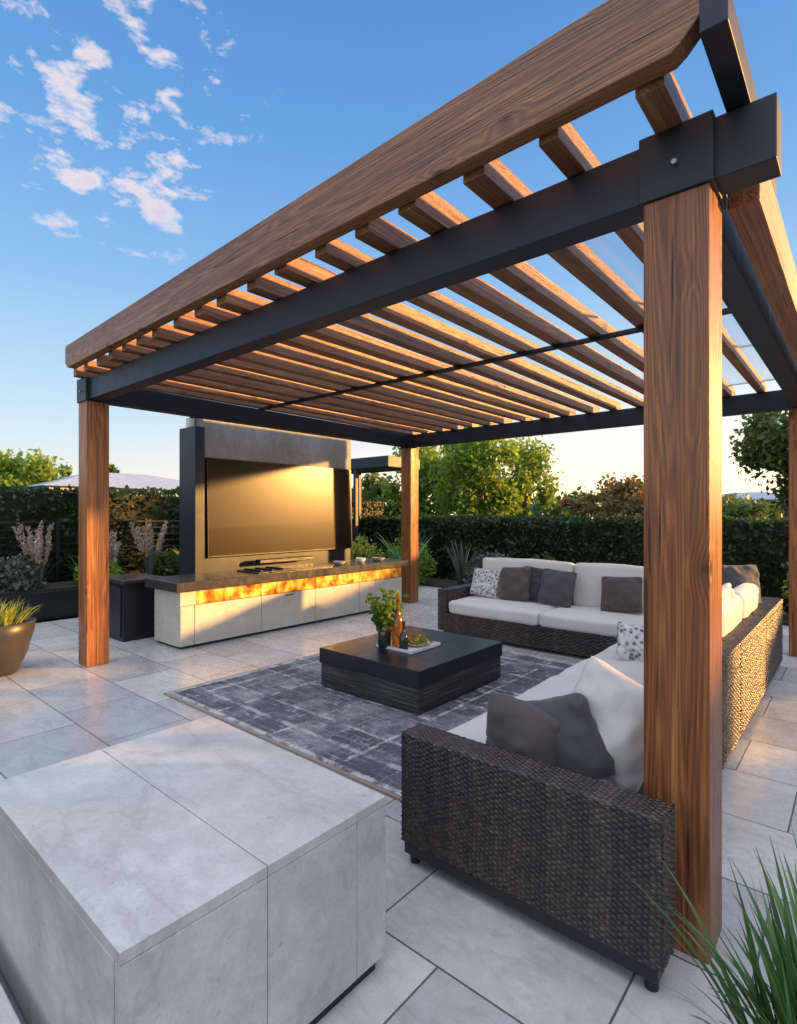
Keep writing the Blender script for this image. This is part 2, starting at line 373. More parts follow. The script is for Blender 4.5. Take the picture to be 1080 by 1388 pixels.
# ---------------------------------------------------------------- rug
RUG,nt,b,_=newmat('distressed_rug',.95)
v=coords(nt,loc=(0,0,.5)); n1=noi(nt,v,1.9,7,.7,.4); n2=noi(nt,v,30,6,.8); n3=noi(nt,v,6,8,.8,.5)
warp=nd(nt,'ShaderNodeVectorMath',{0:v},operation='ADD'); ns=nd(nt,'ShaderNodeTexNoise',{'Vector':v,'Scale':9.0,'Detail':6.0,'Roughness':.7})
sc=nd(nt,'ShaderNodeVectorMath',{0:ns.outputs['Color'],'Scale':.05},operation='SCALE'); nt.links.new(sc.outputs[0],warp.inputs[1])
def brk(w_,h_,m_s,off,fr=2,sq=1.0):
    return nd(nt,'ShaderNodeTexBrick',{'Vector':warp.outputs[0],'Color1':(0,0,0,1),'Color2':(1,1,1,1),'Mortar':(.5,.5,.5,1),'Scale':1.0,'Mortar Size':m_s,'Mortar Smooth':.8,'Brick Width':w_,'Row Height':h_},offset=off,offset_frequency=fr,squash=sq)
b1=brk(.66,.46,.024,.0,2,1.0); b2=brk(.33,.23,.012,.0,2,1.0); b3=brk(.11,.077,.008,.5)
lf=mth(nt,'MAXIMUM',b1.outputs['Fac'],mth(nt,'MAXIMUM',mth(nt,'MULTIPLY',b2.outputs['Fac'],.6),mth(nt,'MULTIPLY',b3.outputs['Fac'],.45)))
lf=mth(nt,'MULTIPLY',lf,ramp(nt,n3,[(.44,.0),(.58,1.0)]))
tone=mth(nt,'ADD',mth(nt,'MULTIPLY',b2.outputs['Color'],.28),mth(nt,'ADD',mth(nt,'MULTIPLY',b3.outputs['Color'],.16),mth(nt,'MULTIPLY',ramp(nt,n1,[(.36,0.0),(.64,1.0)]),.5)))
base=ramp(nt,tone,[(.1,(.03,.032,.045)),(.5,(.12,.12,.14)),(.95,(.40,.39,.38))])
col=mixc(nt,lf,base,(.58,.56,.53))
col=mixc(nt,mth(nt,'MULTIPLY',ramp(nt,n2,[(.45,0.0),(.6,1.0)]),.5),col,(.04,.043,.06))
col=mixc(nt,mth(nt,'MULTIPLY',ramp(nt,n3,[(.55,0.0),(.66,1.0)]),.6),col,(.5,.49,.47))
g_=nd(nt,'ShaderNodeSeparateXYZ',{0:coords(nt,kind='Generated')})
ex=mth(nt,'MULTIPLY',mth(nt,'MINIMUM',g_.outputs[0],mth(nt,'SUBTRACT',1.0,g_.outputs[0])),2.83); ey=mth(nt,'MULTIPLY',mth(nt,'MINIMUM',g_.outputs[1],mth(nt,'SUBTRACT',1.0,g_.outputs[1])),3.02)
ed=mth(nt,'MINIMUM',ex,ey)
bd=ramp(nt,ed,[(.0,.9),(.035,.9),(.045,.0),(.20,.0),(.21,.8),(.235,.8),(.245,0.0)])
col=mixc(nt,mth(nt,'MULTIPLY',bd,ramp(nt,n3,[(.42,.1),(.55,.9)])),col,(.52,.50,.47))
nt.links.new(col,b.inputs['Base Color']); bump(nt,b,n2,.5,.006)
EDGE=m_fabric('rug_binding',(.30,.22,.17))
rg=thing('area_rug',(-3,3.6,0),'distressed charcoal and pale grey outdoor rug under the coffee table','rug')
MB().box(-4.38,-1.55,2.18,5.2,.002,.016).build('pile',RUG,rg,.003)
e=MB(); e.box(-4.40,-1.55,2.155,2.178,.002,.013); e.box(-4.405,-4.382,2.155,5.2,.002,.0128); e.build('binding',EDGE,rg)

# ---------------------------------------------------------------- coffee table
ct=thing('coffee_table',(-3,3.68,0),'low black square coffee table with grained plinth on the rug','coffee table')
MB().box(-3.55,-2.46,3.1,4.31,.225,.35).build('tabletop',BLACK,ct,.006)
SLATE,nt,b,_=newmat('layered_slate',.3)
v=coords(nt,(1.4,1.4,30)); n=noi(nt,v,2.0,6,.7,.3); nt.links.new(ramp(nt,n,[(.35,(.006,.006,.007)),(.55,(.035,.031,.029)),(.72,(.15,.125,.105))]),b.inputs['Base Color']); bump(nt,b,n,.9,.012)
MB().box(-3.538,-2.472,3.112,4.298,.03,.222).build('plinth',SLATE,ct,.003)
MB().box(-3.50,-2.51,3.15,4.26,.016,.03).build('foot_base',BLACK,ct)
tr=thing('serving_tray',(-2.98,3.6,.351),'flat pale tray on the black coffee table','tray')
MB().box(-3.2,-2.80,3.44,3.84,.351,.359).box(-3.2,-2.8,3.44,3.45,.359,.375).box(-3.2,-2.8,3.83,3.84,.359,.375).box(-3.2,-3.19,3.45,3.83,.359,.375).box(-2.81,-2.8,3.45,3.83,.359,.375).build('tray_body',CREAM,tr,.002)
GLASS_A,nt,b,_=newmat('amber_glass',.08,0,(.7,.25,.03)); b.inputs['Transmission Weight'].default_value=.75
GLASS_D,nt,b,_=newmat('dark_glass',.08,0,(.03,.035,.03)); b.inputs['Transmission Weight'].default_value=.3
bt=[(.001,0),(.042,0),(.045,.02),(.045,.17),(.03,.22),(.016,.25),(.015,.36),(.018,.365),(.018,.385),(.001,.385)]
bo=MB().lathe([(r*1.1,z*1.2) for r,z in bt],(-3.02,3.52,.36)).build('amber_bottle',GLASS_A,smooth=True); tag(bo,'tall amber glass bottle on the coffee table tray','bottle')
bo=MB().lathe([(r*.85,z*.62) for r,z in bt],(-2.93,3.49,.36)).build('dark_bottle',GLASS_D,smooth=True); tag(bo,'short dark glass bottle beside the amber bottle','bottle')
vz=thing('plant_vase',(-3.12,3.46,.36),'leafy green sprig in a dark glass vase on the table','vase with plant')
MB().lathe([(.001,0),(.05,0),(.058,.03),(.058,.13),(.05,.15),(.052,.155)],(-3.12,3.46,.36)).build('vase',GLASS_D,vz,smooth=True)
P=np.zeros((560,3)); st=MB()
for i in range(14):
    a=random.random()*6.28; L=random.uniform(.18,.36); tip=Vector((-3.12+math.cos(a)*.13,3.46+math.sin(a)*.13,.48+L)); s0=Vector((-3.12,3.46,.45)); st.tube(s0,tip,.003,.0015,5)
    for j in range(40):
        t=random.uniform(.25,1.05); P[i*40+j]=np.array(s0.lerp(tip,t))+RNG.normal(size=3)*.022
st.build('stems',BARK,vz); V,F=leafquads(P,.03); npmesh('leaves',V,F,L_TREE,vz,RNG.random(560)*.6)
fp=thing('food_platter',(-2.97,3.70,.36),'round platter of green and red snacks on the tray','platter')
MB().lathe([(.001,0),(.08,0),(.13,.02),(.132,.026),(.08,.008),(.001,.008)],(-2.97,3.70,.36)).build('plate',CREAM,fp,smooth=True)
P=RNG.normal(size=(170,3))*np.array([.05,.05,.014])+np.array([-2.97,3.70,.385]); V,F=leafquads(P,.035); npmesh('salad',V,F,L_LIME,fp,RNG.random(170))
REDM,nt,b,_=newmat('red_fruit',.3,0,(.5,.04,.01))
for i in range(6):
    a=i*1.05; mb=MB().lathe([(.001,-.016),(.012,-.011),(.017,0),(.012,.011),(.001,.016)],(-2.97+.06*math.cos(a),3.70+.06*math.sin(a),.402),12); mb.build('tomato',REDM,fp,smooth=True)

# ---------------------------------------------------------------- kitchen island
isl=thing('kitchen_island',(-6.0,4.8,0),'long outdoor kitchen island with pale concrete fronts and dark counter','kitchen island')
IX0,IX1,IY0,IY1=-6.28,-5.68,2.96,6.72
MB().box(IX0+.03,IX1-.05,IY0+.03,IY1-.03,.0,.03).build('toe_kick',BLACK,isl)
MB().box(IX0,IX1-.05,IY0,IY1,.03,.645).build('carcass',ISL,isl,.004)
cuts=[IY0+.002,3.13,4.02,4.9,5.75,6.1,IY1-.002]
for a,b_ in zip(cuts[:-1],cuts[1:]):
    MB().box(IX1-.049,IX1,a+.003,b_-.003,.035,.475).build('door',ISL,isl,.004)
MB().box(IX1-.049,IX1,IY0+.002,3.15,.479,.645).build('end_panel',ISL,isl,.003)
LOG,nt,b,_=newmat('amber_glow_oak',.22)  # amber glow of the lit band painted into the wood colour
v=coords(nt,(6,1.1,3)); n=noi(nt,v,2.6,6,.65,.6); n_b=noi(nt,coords(nt,(1,1.3,.9)),6.0,4,.6,.3)
nt.links.new(ramp(nt,mth(nt,'ADD',mth(nt,'MULTIPLY',n,.35),mth(nt,'MULTIPLY',n_b,.75)),[(.40,(.16,.03,.003)),(.50,(.62,.20,.012)),(.58,(.90,.45,.05)),(.70,(.97,.74,.26)),(.78,(.7,.62,.5))]),b.inputs['Base Color']); bump(nt,b,n_b,.6,.02)
for a,b_ in zip([3.155]+cuts[2:-1],cuts[2:]):
    MB().box(IX1-.049,IX1-.012,a+.004,b_-.004,.480,.643).build('wood_inlay',LOG,isl,.004)
MB().box(-6.36,-5.60,2.88,6.80,.645,.75).build('countertop',DARKSTONE,isl,.006)
hb=MB(); hb.tube((IX1+.03,4.38,.45),(IX1+.03,4.50,.45),.006).tube((IX1,4.39,.45),(IX1+.03,4.39,.45),.005).tube((IX1,4.49,.45),(IX1+.03,4.49,.45),.005); hb.build('handle',BLACK,isl)
gr=thing('inset_hob',(-5.95,4.3,.751),'flat black inset cooktop on the island counter','cooktop')
MB().box(-6.2,-5.72,4.0,4.6,.751,.765).build('glass_plate',BLACK,gr,.004)
for i in range(3): MB().box(-6.15,-5.78,4.08+.17*i,4.1+.17*i,.766,.785).build('grate_bar',BLACK,gr,.003)
for i,(yy,r,hh,mm,lb) in enumerate([(5.5,.10,.05,CONC,'small grey dish on the counter near the middle'),(5.95,.08,.07,CREAM,'small pale bowl on the counter beside the dish'),(6.35,.11,.05,CONC,'wide grey dish near the far counter end')]):
    o=MB().lathe([(.001,0),(r*.6,0),(r,hh),(r*.95,hh),(r*.55,.01),(.001,.01)],(-5.85,yy,.751)).build('bowl',mm,smooth=True); tag(o,lb,'bowl','dishes on the island counter')
fr=thing('bar_fridge',(-6.85,2.95,0),'black cabinet standing left of the kitchen island','cabinet')
MB().box(-7.25,-6.55,2.72,3.2,.0,.68).build('body',BLACK,fr,.006); MB().box(-7.28,-6.52,2.69,3.23,.68,.72).build('lid',DARKSTONE,fr,.004)
MB().box(-7.2,-6.6,2.705,2.72,.05,.64).build('door',STEEL,fr,.003)

# ---------------------------------------------------------------- tv wall and tv
tw=thing('media_wall',(-6.95,5.1,0),'freestanding concrete wall carrying the television','wall')
MB().box(-7.12,-6.70,3.70,3.84,0,2.66).build('end_column',STEEL,tw,.005)
MB().box(-7.08,-6.76,3.84,6.62,0,2.24).build('backing',STEEL,tw,.004)
MB().box(-7.1,-6.75,3.84,6.62,2.24,2.9).build('concrete_panel',CONC,tw,.006)
tv=thing('television',(-6.68,5.14,.90),'huge wide flat television reflecting the low sun','television')
SCR,nt,b,_=newmat('tv_screen',.25,0,(.022,.012,.006)); b.inputs['Specular IOR Level'].default_value=.17
b.inputs['Coat Weight'].default_value=.2; b.inputs['Coat Roughness'].default_value=.03
MB().box(-6.715,-6.675,3.87,6.58,.905,2.26).build('casing',BLACK,tv,.006)
MB().box(-6.678,-6.672,3.885,6.565,.925,2.245).build('screen',SCR,tv)
tv.rotation_euler=(0,R(-1.3),0)
MB().box(-6.65,-6.54,4.6,5.6,.78,.84).build('soundbar',BLACK,None,.01); tag(bpy.data.objects['soundbar'],'slim black soundbar below the television','soundbar')
lt=thing('security_lamp',(-6.95,3.82,2.66),'small white and black lamp on top of the media wall','lamp')
MB().box(-7.0,-6.92,3.73,3.81,2.66,2.80).build('bracket',CREAM,lt,.004); MB().tube((-6.95,3.77,2.83),(-6.8,3.85,2.94),.05,.06,16).build('lamp_head',BLACK,lt)

# ---------------------------------------------------------------- sofas
def wicker(name,O,U,A,poly,L,parent,du=.004,dv=.002,seed=0,p=.0098,q=.019,amp=.0075):
    O=np.array(O,float);U=np.array(U,float);A=np.array(A,float);Zv=np.array([0,0,1.])
    pts=[];S=[];s=0;nrm=[]
    for i in range(len(poly)-1):
        a=np.array(poly[i],float);b2=np.array(poly[i+1],float);l=np.linalg.norm(b2-a);k=max(1,int(l/dv))
        d=(b2-a)/l; n2=np.array([d[1],-d[0]])
        for j in range(k+(1 if i==len(poly)-2 else 0)):
            pts.append(a+(b2-a)*j/k); S.append(s+l*j/k); nrm.append(n2)
        s+=l
    pts=np.array(pts);S=np.array(S);nrm=np.array(nrm)
    for _ in range(5): nrm[1:-1]=(nrm[:-2]+nrm[1:-1]+nrm[2:])/3
    nrm/=np.linalg.norm(nrm,axis=1)[:,None]
    u=np.arange(0,L+du*.5,du); rg=np.random.default_rng(seed)
    nr=int(S.max()/p)+5; ncell=int(L/q)+6
    wn=np.interp(u,np.linspace(0,L,max(4,int(L/.05))),rg.normal(size=max(4,int(L/.05))))*.0024
    Sv=S[None,:]+wn[:,None]+.0013*np.sin(u*61+1)[:,None]+.008; row=np.clip(np.floor(Sv/p).astype(int),0,nr-1); fv=Sv/p-np.floor(Sv/p)
    prof=np.sqrt(np.clip(1-(2*fv-1)**2,0,1))
    un=np.interp(S,np.linspace(0,S.max(),12),rg.normal(size=12))*.003
    uu=u[:,None]+un[None,:]+rg.uniform(-.0025,.0025,nr)[row]; c=np.sin(np.pi*uu/q)*np.where(row%2==0,1,-1)
    over=np.clip(c,0,1)**.55
    cell=np.clip(np.floor(uu/q).astype(int)+1,0,ncell-1); rr=rg.random((ncell,nr))
    rowj=rg.uniform(.6,1.15,nr)[row]; cj=(.6+.6*rg.random((ncell,nr)))[cell,row]
    h=amp*rowj*cj*prof*(.12+.88*over)
    P=O+u[:,None,None]*U+(pts[:,0][None,:,None]*A+pts[:,1][None,:,None]*Zv)+h[:,:,None]*(nrm[:,0][:,None]*A+nrm[:,1][:,None]*Zv)[None]
    nu,nv=h.shape; idx=np.arange(nu*nv).reshape(nu,nv)
    F=np.stack([idx[:-1,:-1],idx[1:,:-1],idx[1:,1:],idx[:-1,1:]],-1).reshape(-1,4)
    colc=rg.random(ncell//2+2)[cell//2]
    rnd=(.28*colc+.5*rr[cell,row]+.33*over)*(prof**.5)  # shade in gaps and light on raised strands painted in, beside random tone
    return npmesh(name,P.reshape(-1,3),F,WICK,parent,rnd.reshape(-1),'POINT',True)
def rbox(sx,sy,sz,r,bul,mat,name,parent,loc,rot=(0,0,0),n=14,seed=0):
    bm=bmesh.new(); bmesh.ops.create_cube(bm,size=2); bmesh.ops.subdivide_edges(bm,edges=bm.edges[:],cuts=n,use_grid_fill=True)
    M=Matrix.Rotation(rot[2],3,'Z')@Matrix.Rotation(rot[1],3,'Y')@Matrix.Rotation(rot[0],3,'X')
    L=Vector(parent.location) if parent is not None else Vector((0,0,0))
    h=Vector((sx/2,sy/2,sz/2))
    for v in bm.verts:
        c=v.co.copy()
        c=Vector([math.copysign(1-(1-abs(k))**1.5,k) for k in c])
        p=Vector((c.x*h.x,c.y*h.y,c.z*h.z)); q=Vector([max(-h[i]+r,min(h[i]-r,p[i])) for i in range(3)])
        d=p-q
        if d.length>1e-6: p=q+d.normalized()*r
        b1=(1-c.x**2)*(1-c.y**2); b2=(1-c.x**2)*(1-c.z**2); b3=(1-c.y**2)*(1-c.z**2)
        p.z+=math.copysign(bul*b1,c.z)*(abs(c.z)>.8); p.y+=math.copysign(bul*b2,c.y)*(abs(c.y)>.8); p.x+=math.copysign(bul*.5*b3,c.x)*(abs(c.x)>.8)
        w=noise.noise(Vector((p.x*5+seed*3.1,p.y*5,p.z*5)))*.010+noise.noise(Vector((p.x*15+seed,p.y*15,p.z*15)))*.004
        p+=d.normalized()*w if d.length>1e-6 else Vector((0,0,w))
        v.co=M@p+Vector(loc)-L
    me=bpy.data.meshes.new(name); bm.to_mesh(me); bm.free(); me.materials.append(mat)
    for pp in me.polygons: pp.use_smooth=True
    o=bpy.data.objects.new(name,me); C.objects.link(o)
    if parent is not None: o.parent=parent
    o['_L']=tuple(L); return o
s2=thing('outdoor_sofa',(-1.0,4.1,0),'long dark wicker sofa running along the right side of the rug','sofa')
MB().box(-1.50,-.475,1.80,1.915,.1,.548).build('arm_core',DARKBR,s2)
wicker('wicker_arm',(-1.51,0,0),(1,0,0),(0,1,0),[(1.785,.095),(1.785,.553),(1.792,.56),(1.918,.56),(1.925,.553),(1.925,.30)],1.045,s2,seed=3)
wicker('wicker_arm_end',(0,1.785,0),(0,1,0),(1,0,0),[(-.467,.095),(-.467,.56)],.14,s2,seed=4)
wicker('wicker_arm_side',(0,1.925,0),(0,-1,0),(-1,0,0),[(1.508,.095),(1.508,.56)],.14,s2,seed=5)
MB().box(-1.50,-.48,1.79,1.92,.045,.095).build('base_rail',BLACK,s2,.004)
for x,y in ((-1.47,1.83),(-.51,1.83),(-1.45,4.0),(-.65,4.0),(-.65,6.4)):
    MB().tube((x,y,0),(x,y,.09),.022,.026,12).build('leg',BLACK,s2)
MB().box(-1.46,-.64,1.93,6.48,.09,.29).build('seat_frame',DARKBR,s2)
wicker('wicker_front',(0,6.48,0),(0,-1,0),(-1,0,0),[(1.47,.09),(1.47,.29)],4.55,s2,du=.01,dv=.004,p=.018,q=.035,seed=6)
MB().box(-.75,-.615,2.7,6.5,.09,.655).build('back_core',DARKBR,s2)
for i,(a,b_) in enumerate(((2.7,4.1),(4.12,5.3),(5.32,6.5))):
    wicker('wicker_back',(0,b_,0),(0,-1,0),(1,0,0),[(-.765,.45),(-.765,.665),(-.605,.665),(-.605,.07)][::-1],b_-a,s2,du=.007,dv=.003,p=.014,q=.027,seed=10+i,amp=.009)
MB().box(-1.5,-.76,6.35,6.5,.09,.65).build('corner_back',DARKBR,s2,.01)
for i,(a,b_) in enumerate(((1.93,3.4),(3.4,4.88),(4.88,6.2))):
    rbox(.79,b_-a-.008,.17,.045,.014,CREAM,'seat_cushion',s2,(-1.155,(a+b_)/2,.365),seed=i)
for i,(a,b_) in enumerate(((3.3,4.15),(4.15,5.0),(5.0,5.85))):
    rbox(.15,b_-a-.015,.42,.055,.03,CREAM,'back_cushion',s2,(-.80,(a+b_)/2,.655),(0,R(6),0),seed=20+i)
s1=thing('outdoor_sofa',(-2.7,6.0,0),'shorter dark wicker sofa facing the camera in front of the hedge','sofa')
MB().box(-3.92,-1.52,5.47,6.48,.05,.27).build('seat_frame',DARKBR,s1)
wicker('wicker_front',(-3.94,0,0),(1,0,0),(0,1,0),[(5.455,.04),(5.455,.28)],2.42,s1,du=.01,dv=.004,p=.018,q=.035,seed=30)
MB().box(-4.03,-3.90,5.49,6.5,.05,.545).build('arm_core',DARKBR,s1)
wicker('wicker_arm',(0,6.50,0),(0,-1,0),(1,0,0),[(-3.895,.3),(-3.895,.555),(-4.04,.555),(-4.04,.05)],1.02,s1,du=.01,dv=.004,p=.018,q=.035,seed=31)
wicker('wicker_arm_end',(-4.04,0,0),(1,0,0),(0,1,0),[(5.482,.05),(5.482,.555)],.145,s1,du=.01,dv=.004,p=.018,q=.035,seed=32)
MB().box(-4.0,-1.52,6.36,6.5,.05,.62).build('back_core',DARKBR,s1,.01)
for x,y in ((-3.9,5.52),(-1.6,5.52),(-3.9,6.42)): MB().box(x-.03,x+.03,y-.03,y+.03,0,.05).build('leg',BLACK,s1)
for i,(a,b_) in enumerate(((-3.88,-2.68),(-2.68,-1.54))):
    rbox(b_-a-.008,.74,.16,.045,.012,CREAM,'seat_cushion',s1,((a+b_)/2,5.82,.35),seed=40+i)
for i,(a,b_) in enumerate(((-3.86,-2.62),(-2.6,-1.76),(-1.74,-.95))):
    rbox(b_-a-.015,.17,.50,.035,.02,CREAM,'back_cushion',s1,((a+b_)/2,6.27,.66),(R(-8),0,0),seed=50+i)

def pillow(loc,rot,w,h,t,mat,label,seed=0,name='throw_pillow'):
    n=30; V=[];F=[]
    for s in (1,-1):
        k=len(V)
        for i in range(n+1):
            for j in range(n+1):
                u=-1+2*i/n; v=-1+2*j/n; u=math.sin(u*math.pi/2); v=math.sin(v*math.pi/2)
                x=w/2*u*(1-.055*(1-v*v)); z=h/2*v*(1-.055*(1-u*u))
                cc=max(0,abs(u)*abs(v)-.72)/.28; x*=1-.05*cc; z*=1-.05*cc
                e=max(0,(1-u*u)*(1-v*v))**.42; y=s*t/2*e
                cr=noise.noise(Vector((x*8+seed,z*8,s*2+seed)))*.028+noise.noise(Vector((x*20+seed,z*20,s+seed)))*.012
                cr+=.018*math.sin((u*v)*10+seed)*(abs(u*v))
                y+=s*cr*min(1,e*2); V.append((x,y,z))
        for i in range(n):
            for j in range(n):
                a=k+i*(n+1)+j; q=(a,a+1,a+n+2,a+n+1); F.append(q if s==1 else q[::-1])
    me=bpy.data.meshes.new(name); me.from_pydata(V,[],F)
    bm=bmesh.new(); bm.from_mesh(me); bmesh.ops.remove_doubles(bm,verts=bm.verts,dist=.0004); bmesh.ops.recalc_face_normals(bm,faces=bm.faces); bm.to_mesh(me); bm.free()
    for p in me.polygons: p.use_smooth=True
    me.materials.append(mat); o=bpy.data.objects.new(name,me); C.objects.link(o); o.location=loc; o.rotation_euler=[R(a) for a in rot]
    return tag(o,label,'pillow','throw pillows on the sofas')
pillow((-3.66,5.98,.62),(-18,4,8),.38,.36,.14,PATF,'patterned pale throw pillow at the far left of the sofa',1)
pillow((-3.25,6.0,.64),(-16,-5,-4),.43,.43,.15,TAUPE,'taupe throw pillow beside the patterned pillow',2)
pillow((-2.99,6.1,.64),(-12,6,10),.42,.42,.13,CHARF,'charcoal throw pillow tucked between the taupe and grey pillows',3)
pillow((-2.70,5.98,.64),(-17,3,-6),.44,.43,.15,GREYF,'grey throw pillow in the middle of the far sofa',4)
pillow((-1.98,6.0,.63),(-16,-3,3),.44,.40,.15,TAUPE,'taupe throw pillow against the white cushions near the corner',5)
pillow((-1.10,2.10,.56),(12,10,4),.34,.30,.19,TAUPE,'dark taupe throw pillow leaning behind the near wicker arm',6)
pillow((-.96,2.17,.565),(10,-22,-12),.38,.34,.19,GREYF,'grey throw pillow between the taupe and large cream pillows',7)
pillow((-.79,2.28,.63),(-8,24,4),.40,.43,.22,CREAM,'large cream pillow propped on the near end of the sofa',8)
pillow((-1.21,4.08,.56),(-30,10,30),.34,.30,.13,PATF,'patterned dark and white pillow lying on the side sofa seat',9)
pillow((-.87,5.90,.82),(-10,0,50),.42,.42,.15,GREYF,'grey pillow near the sofa corner right of the near post',10)
pillow((-.80,4.6,.76),(0,-6,84),.46,.40,.15,CREAM,'cream pillow rising above the sofa back',11)

# ---------------------------------------------------------------- plants near
GX,GY=-.03,1.57
gp_=thing('grass_plant',(GX,GY,0),'clump of long green grass blades in the near right corner','plant')
blades(320,(GX,GY,0),.34,.72,.56,.026,L_GRASS,'blades',gp_,droop=.6,r0=.15,seg=9)
MB().lathe([(.001,.0),(.14,0),(.17,.05),(.15,.06),(.001,.06)],(GX,GY,0)).build('root_mound',SOIL,gp_,smooth=True)
POT=m_metal('bronze_grey_pot',(.045,.039,.036),.4,.1)
bx,by=-6.16,1.42
bp=thing('bowl_planter',(bx,by,0),'round dark bronze planter with yellow green succulents at the left edge','planter')
MB().lathe([(.001,0),(.14,0),(.16,.01),(.235,.18),(.29,.38),(.305,.48),(.29,.49),(.27,.46),(.001,.44)],(bx,by,0),48).build('bowl',POT,bp,smooth=True)
blades(300,(bx,by,.44),.12,.30,.9,.02,L_LIME,'foliage',bp,droop=.5,r0=.24,seg=4)

def shrub(x,y,z,rx,rz,n,mat,label,size=.045,name='shrub'):
    t=thing(name,(x,y,z),label,'shrub','shrubs in the planting beds')
    d=RNG.normal(size=(n,3)); d/=np.linalg.norm(d,axis=1)[:,None]; rr=RNG.uniform(.55,1.05,n)
    P=d*rr[:,None]; lum=np.array([noise.noise(Vector(p)*2.2+Vector((x,y,0))) for p in P]); P*= (1+.35*lum)[:,None]
    P=P*np.array([rx,rx,rz])+np.array([x,y,z+rz*.8]); P=P[P[:,2]>z-.02]
    V,F=leafquads(P,size,.4); npmesh('foliage',V,F,mat,t,np.clip(.5+RNG.normal(size=len(P))*.25,0,1))
    mb=MB()
    for i in range(7):
        a=i*.9; mb.tube((x,y,z),(x+math.cos(a)*rx*.6,y+math.sin(a)*rx*.6,z+rz*1.1),.015,.005,5)
    mb.build('stems',BARK,t); return t
def plumes(x,y,z,n,h,label):
    t=thing('plume_grass',(x,y,z),label,'ornamental grass','feathery grasses in the black planter')
    blades(70,(x,y,z),h*.5,h*.8,.5,.010,L_BLUE,'blades',t,droop=.6,r0=.08)
    P=[];mb=MB()
    for i in range(n):
        a=random.random()*6.28; o_=random.uniform(.02,.45)*h*.8; tip=Vector((x+math.cos(a)*o_,y+math.sin(a)*o_,z+h*random.uniform(.75,1.1)))
        b0=Vector((x,y,z)); mb.tube(b0,tip,.004,.002,4)
        for j in range(100):
            t_=random.uniform(.55,1.02); P.append(np.array(b0.lerp(tip,t_))+RNG.normal(size=3)*.012)
    mb.build('stalks',BARK,t); P=np.array(P); V,F=leafquads(P,.016,1.5,4); npmesh('plumes',V,F,L_PLUME,t,RNG.random(len(P)))
def spiky(x,y,z,n,l,mat,label,w=.05):
    t=thing('spiky_plant',(x,y,z),label,'plant','spiky plants in the planting beds'); blades(n,(x,y,z),l*.7,l,.8,w,mat,'leaves',t,droop=.25,r0=.05); return t
pl=thing('planter_box',(-9.15,2.5,0),'long low black planter box in front of the left hedge','planter')
MB().box(-9.6,-8.72,-3.2,8.6,0,.40).build('box',BLACK,pl,.006); MB().box(-9.55,-8.77,-3.15,8.55,.401,.43).build('soil',SOIL,pl)
plumes(-8.95,2.55,.43,14,.85,'pale pink feathery grass at the left in the black planter')
plumes(-8.95,4.15,.43,14,.85,'pale feathery grass nearest the media wall')
plumes(-9.1,3.6,.43,8,.72,'small feathery grass between the two larger ones')
spiky(-9.0,1.9,.43,34,.55,L_BLUE,'spiky grey green plant left of the feathery grass')
spiky(-9.1,3.2,.43,30,.48,L_GRASS,'low spiky green plant behind the left post')
spiky(-9.0,4.9,.43,34,.6,L_LIME,'bright spiky plant beside the media wall')
shrub(-9.1,1.2,.4,.42,.42,1500,L_LIME,'bushy yellow green shrub at the far left of the planter')
shrub(-9.05,2.3,.4,.32,.28,1100,L_BLUE,'low grey green shrub in the black planter')
shrub(-8.95,3.35,.4,.30,.22,1000,L_TREE,'low green shrub in the black planter')
shrub(-9.1,4.5,.4,.30,.25,1000,L_DARK,'dark green shrub at the media wall end of the planter')
shrub(-8.2,6.9,.0,.5,.55,1800,L_BLUE,'grey green bush behind the island')
shrub(-7.4,8.9,.0,.55,.52,2000,L_TREE,'green bush between media wall and far post')
shrub(-8.6,8.6,.0,.6,.55,2000,L_LIME,'yellow green bush behind the media wall')
shrub(-5.3,8.9,.0,.5,.42,2000,L_BLUE,'grey blue bush right of the far post',.06)
shrub(-4.4,9.2,.0,.5,.40,1800,L_DARK,'dark low bush behind the far sofa')
shrub(-.4,9.3,.0,.45,.55,1600,L_TREE,'green bush in front of the hedge at the right')
shrub(.4,9.2,.0,.5,.45,1600,L_DARK,'dark bush at the far right of the hedge')
spiky(-6.9,8.3,.0,34,1.35,L_GRASS,'tall spiky yucca beside the far post',.06)
spiky(-6.2,9.2,.0,30,1.1,L_BLUE,'grey green spiky plant beside the yucca',.06)
fn=thing('rail_fence',(-9.75,3,0),'dark horizontal rail fence in front of the left hedge','fence')
for i in range(8): MB().box(-9.72,-9.70,-3,8.9,.55+.115*i,.575+.115*i).build('rail',BLACK,fn)
for y in np.arange(-2.6,9,1.4): MB().box(-9.74,-9.69,y,y+.05,0,1.42).build('fence_post',BLACK,fn,.003)

hedge(-10.9,-10.0,-6,11.2,1.9,26000,'tall clipped dark green hedge along the left side')
hedge(-9.9,4.6,10.0,10.8,1.38,34000,'long clipped dark green hedge behind the far sofa')
hedge(4.0,4.7,-2.0,8.0,1.8,14000,'added unseen hedge at the right shading the foreground',.07)  # out-of-view hedge added to keep the low sun off the foreground

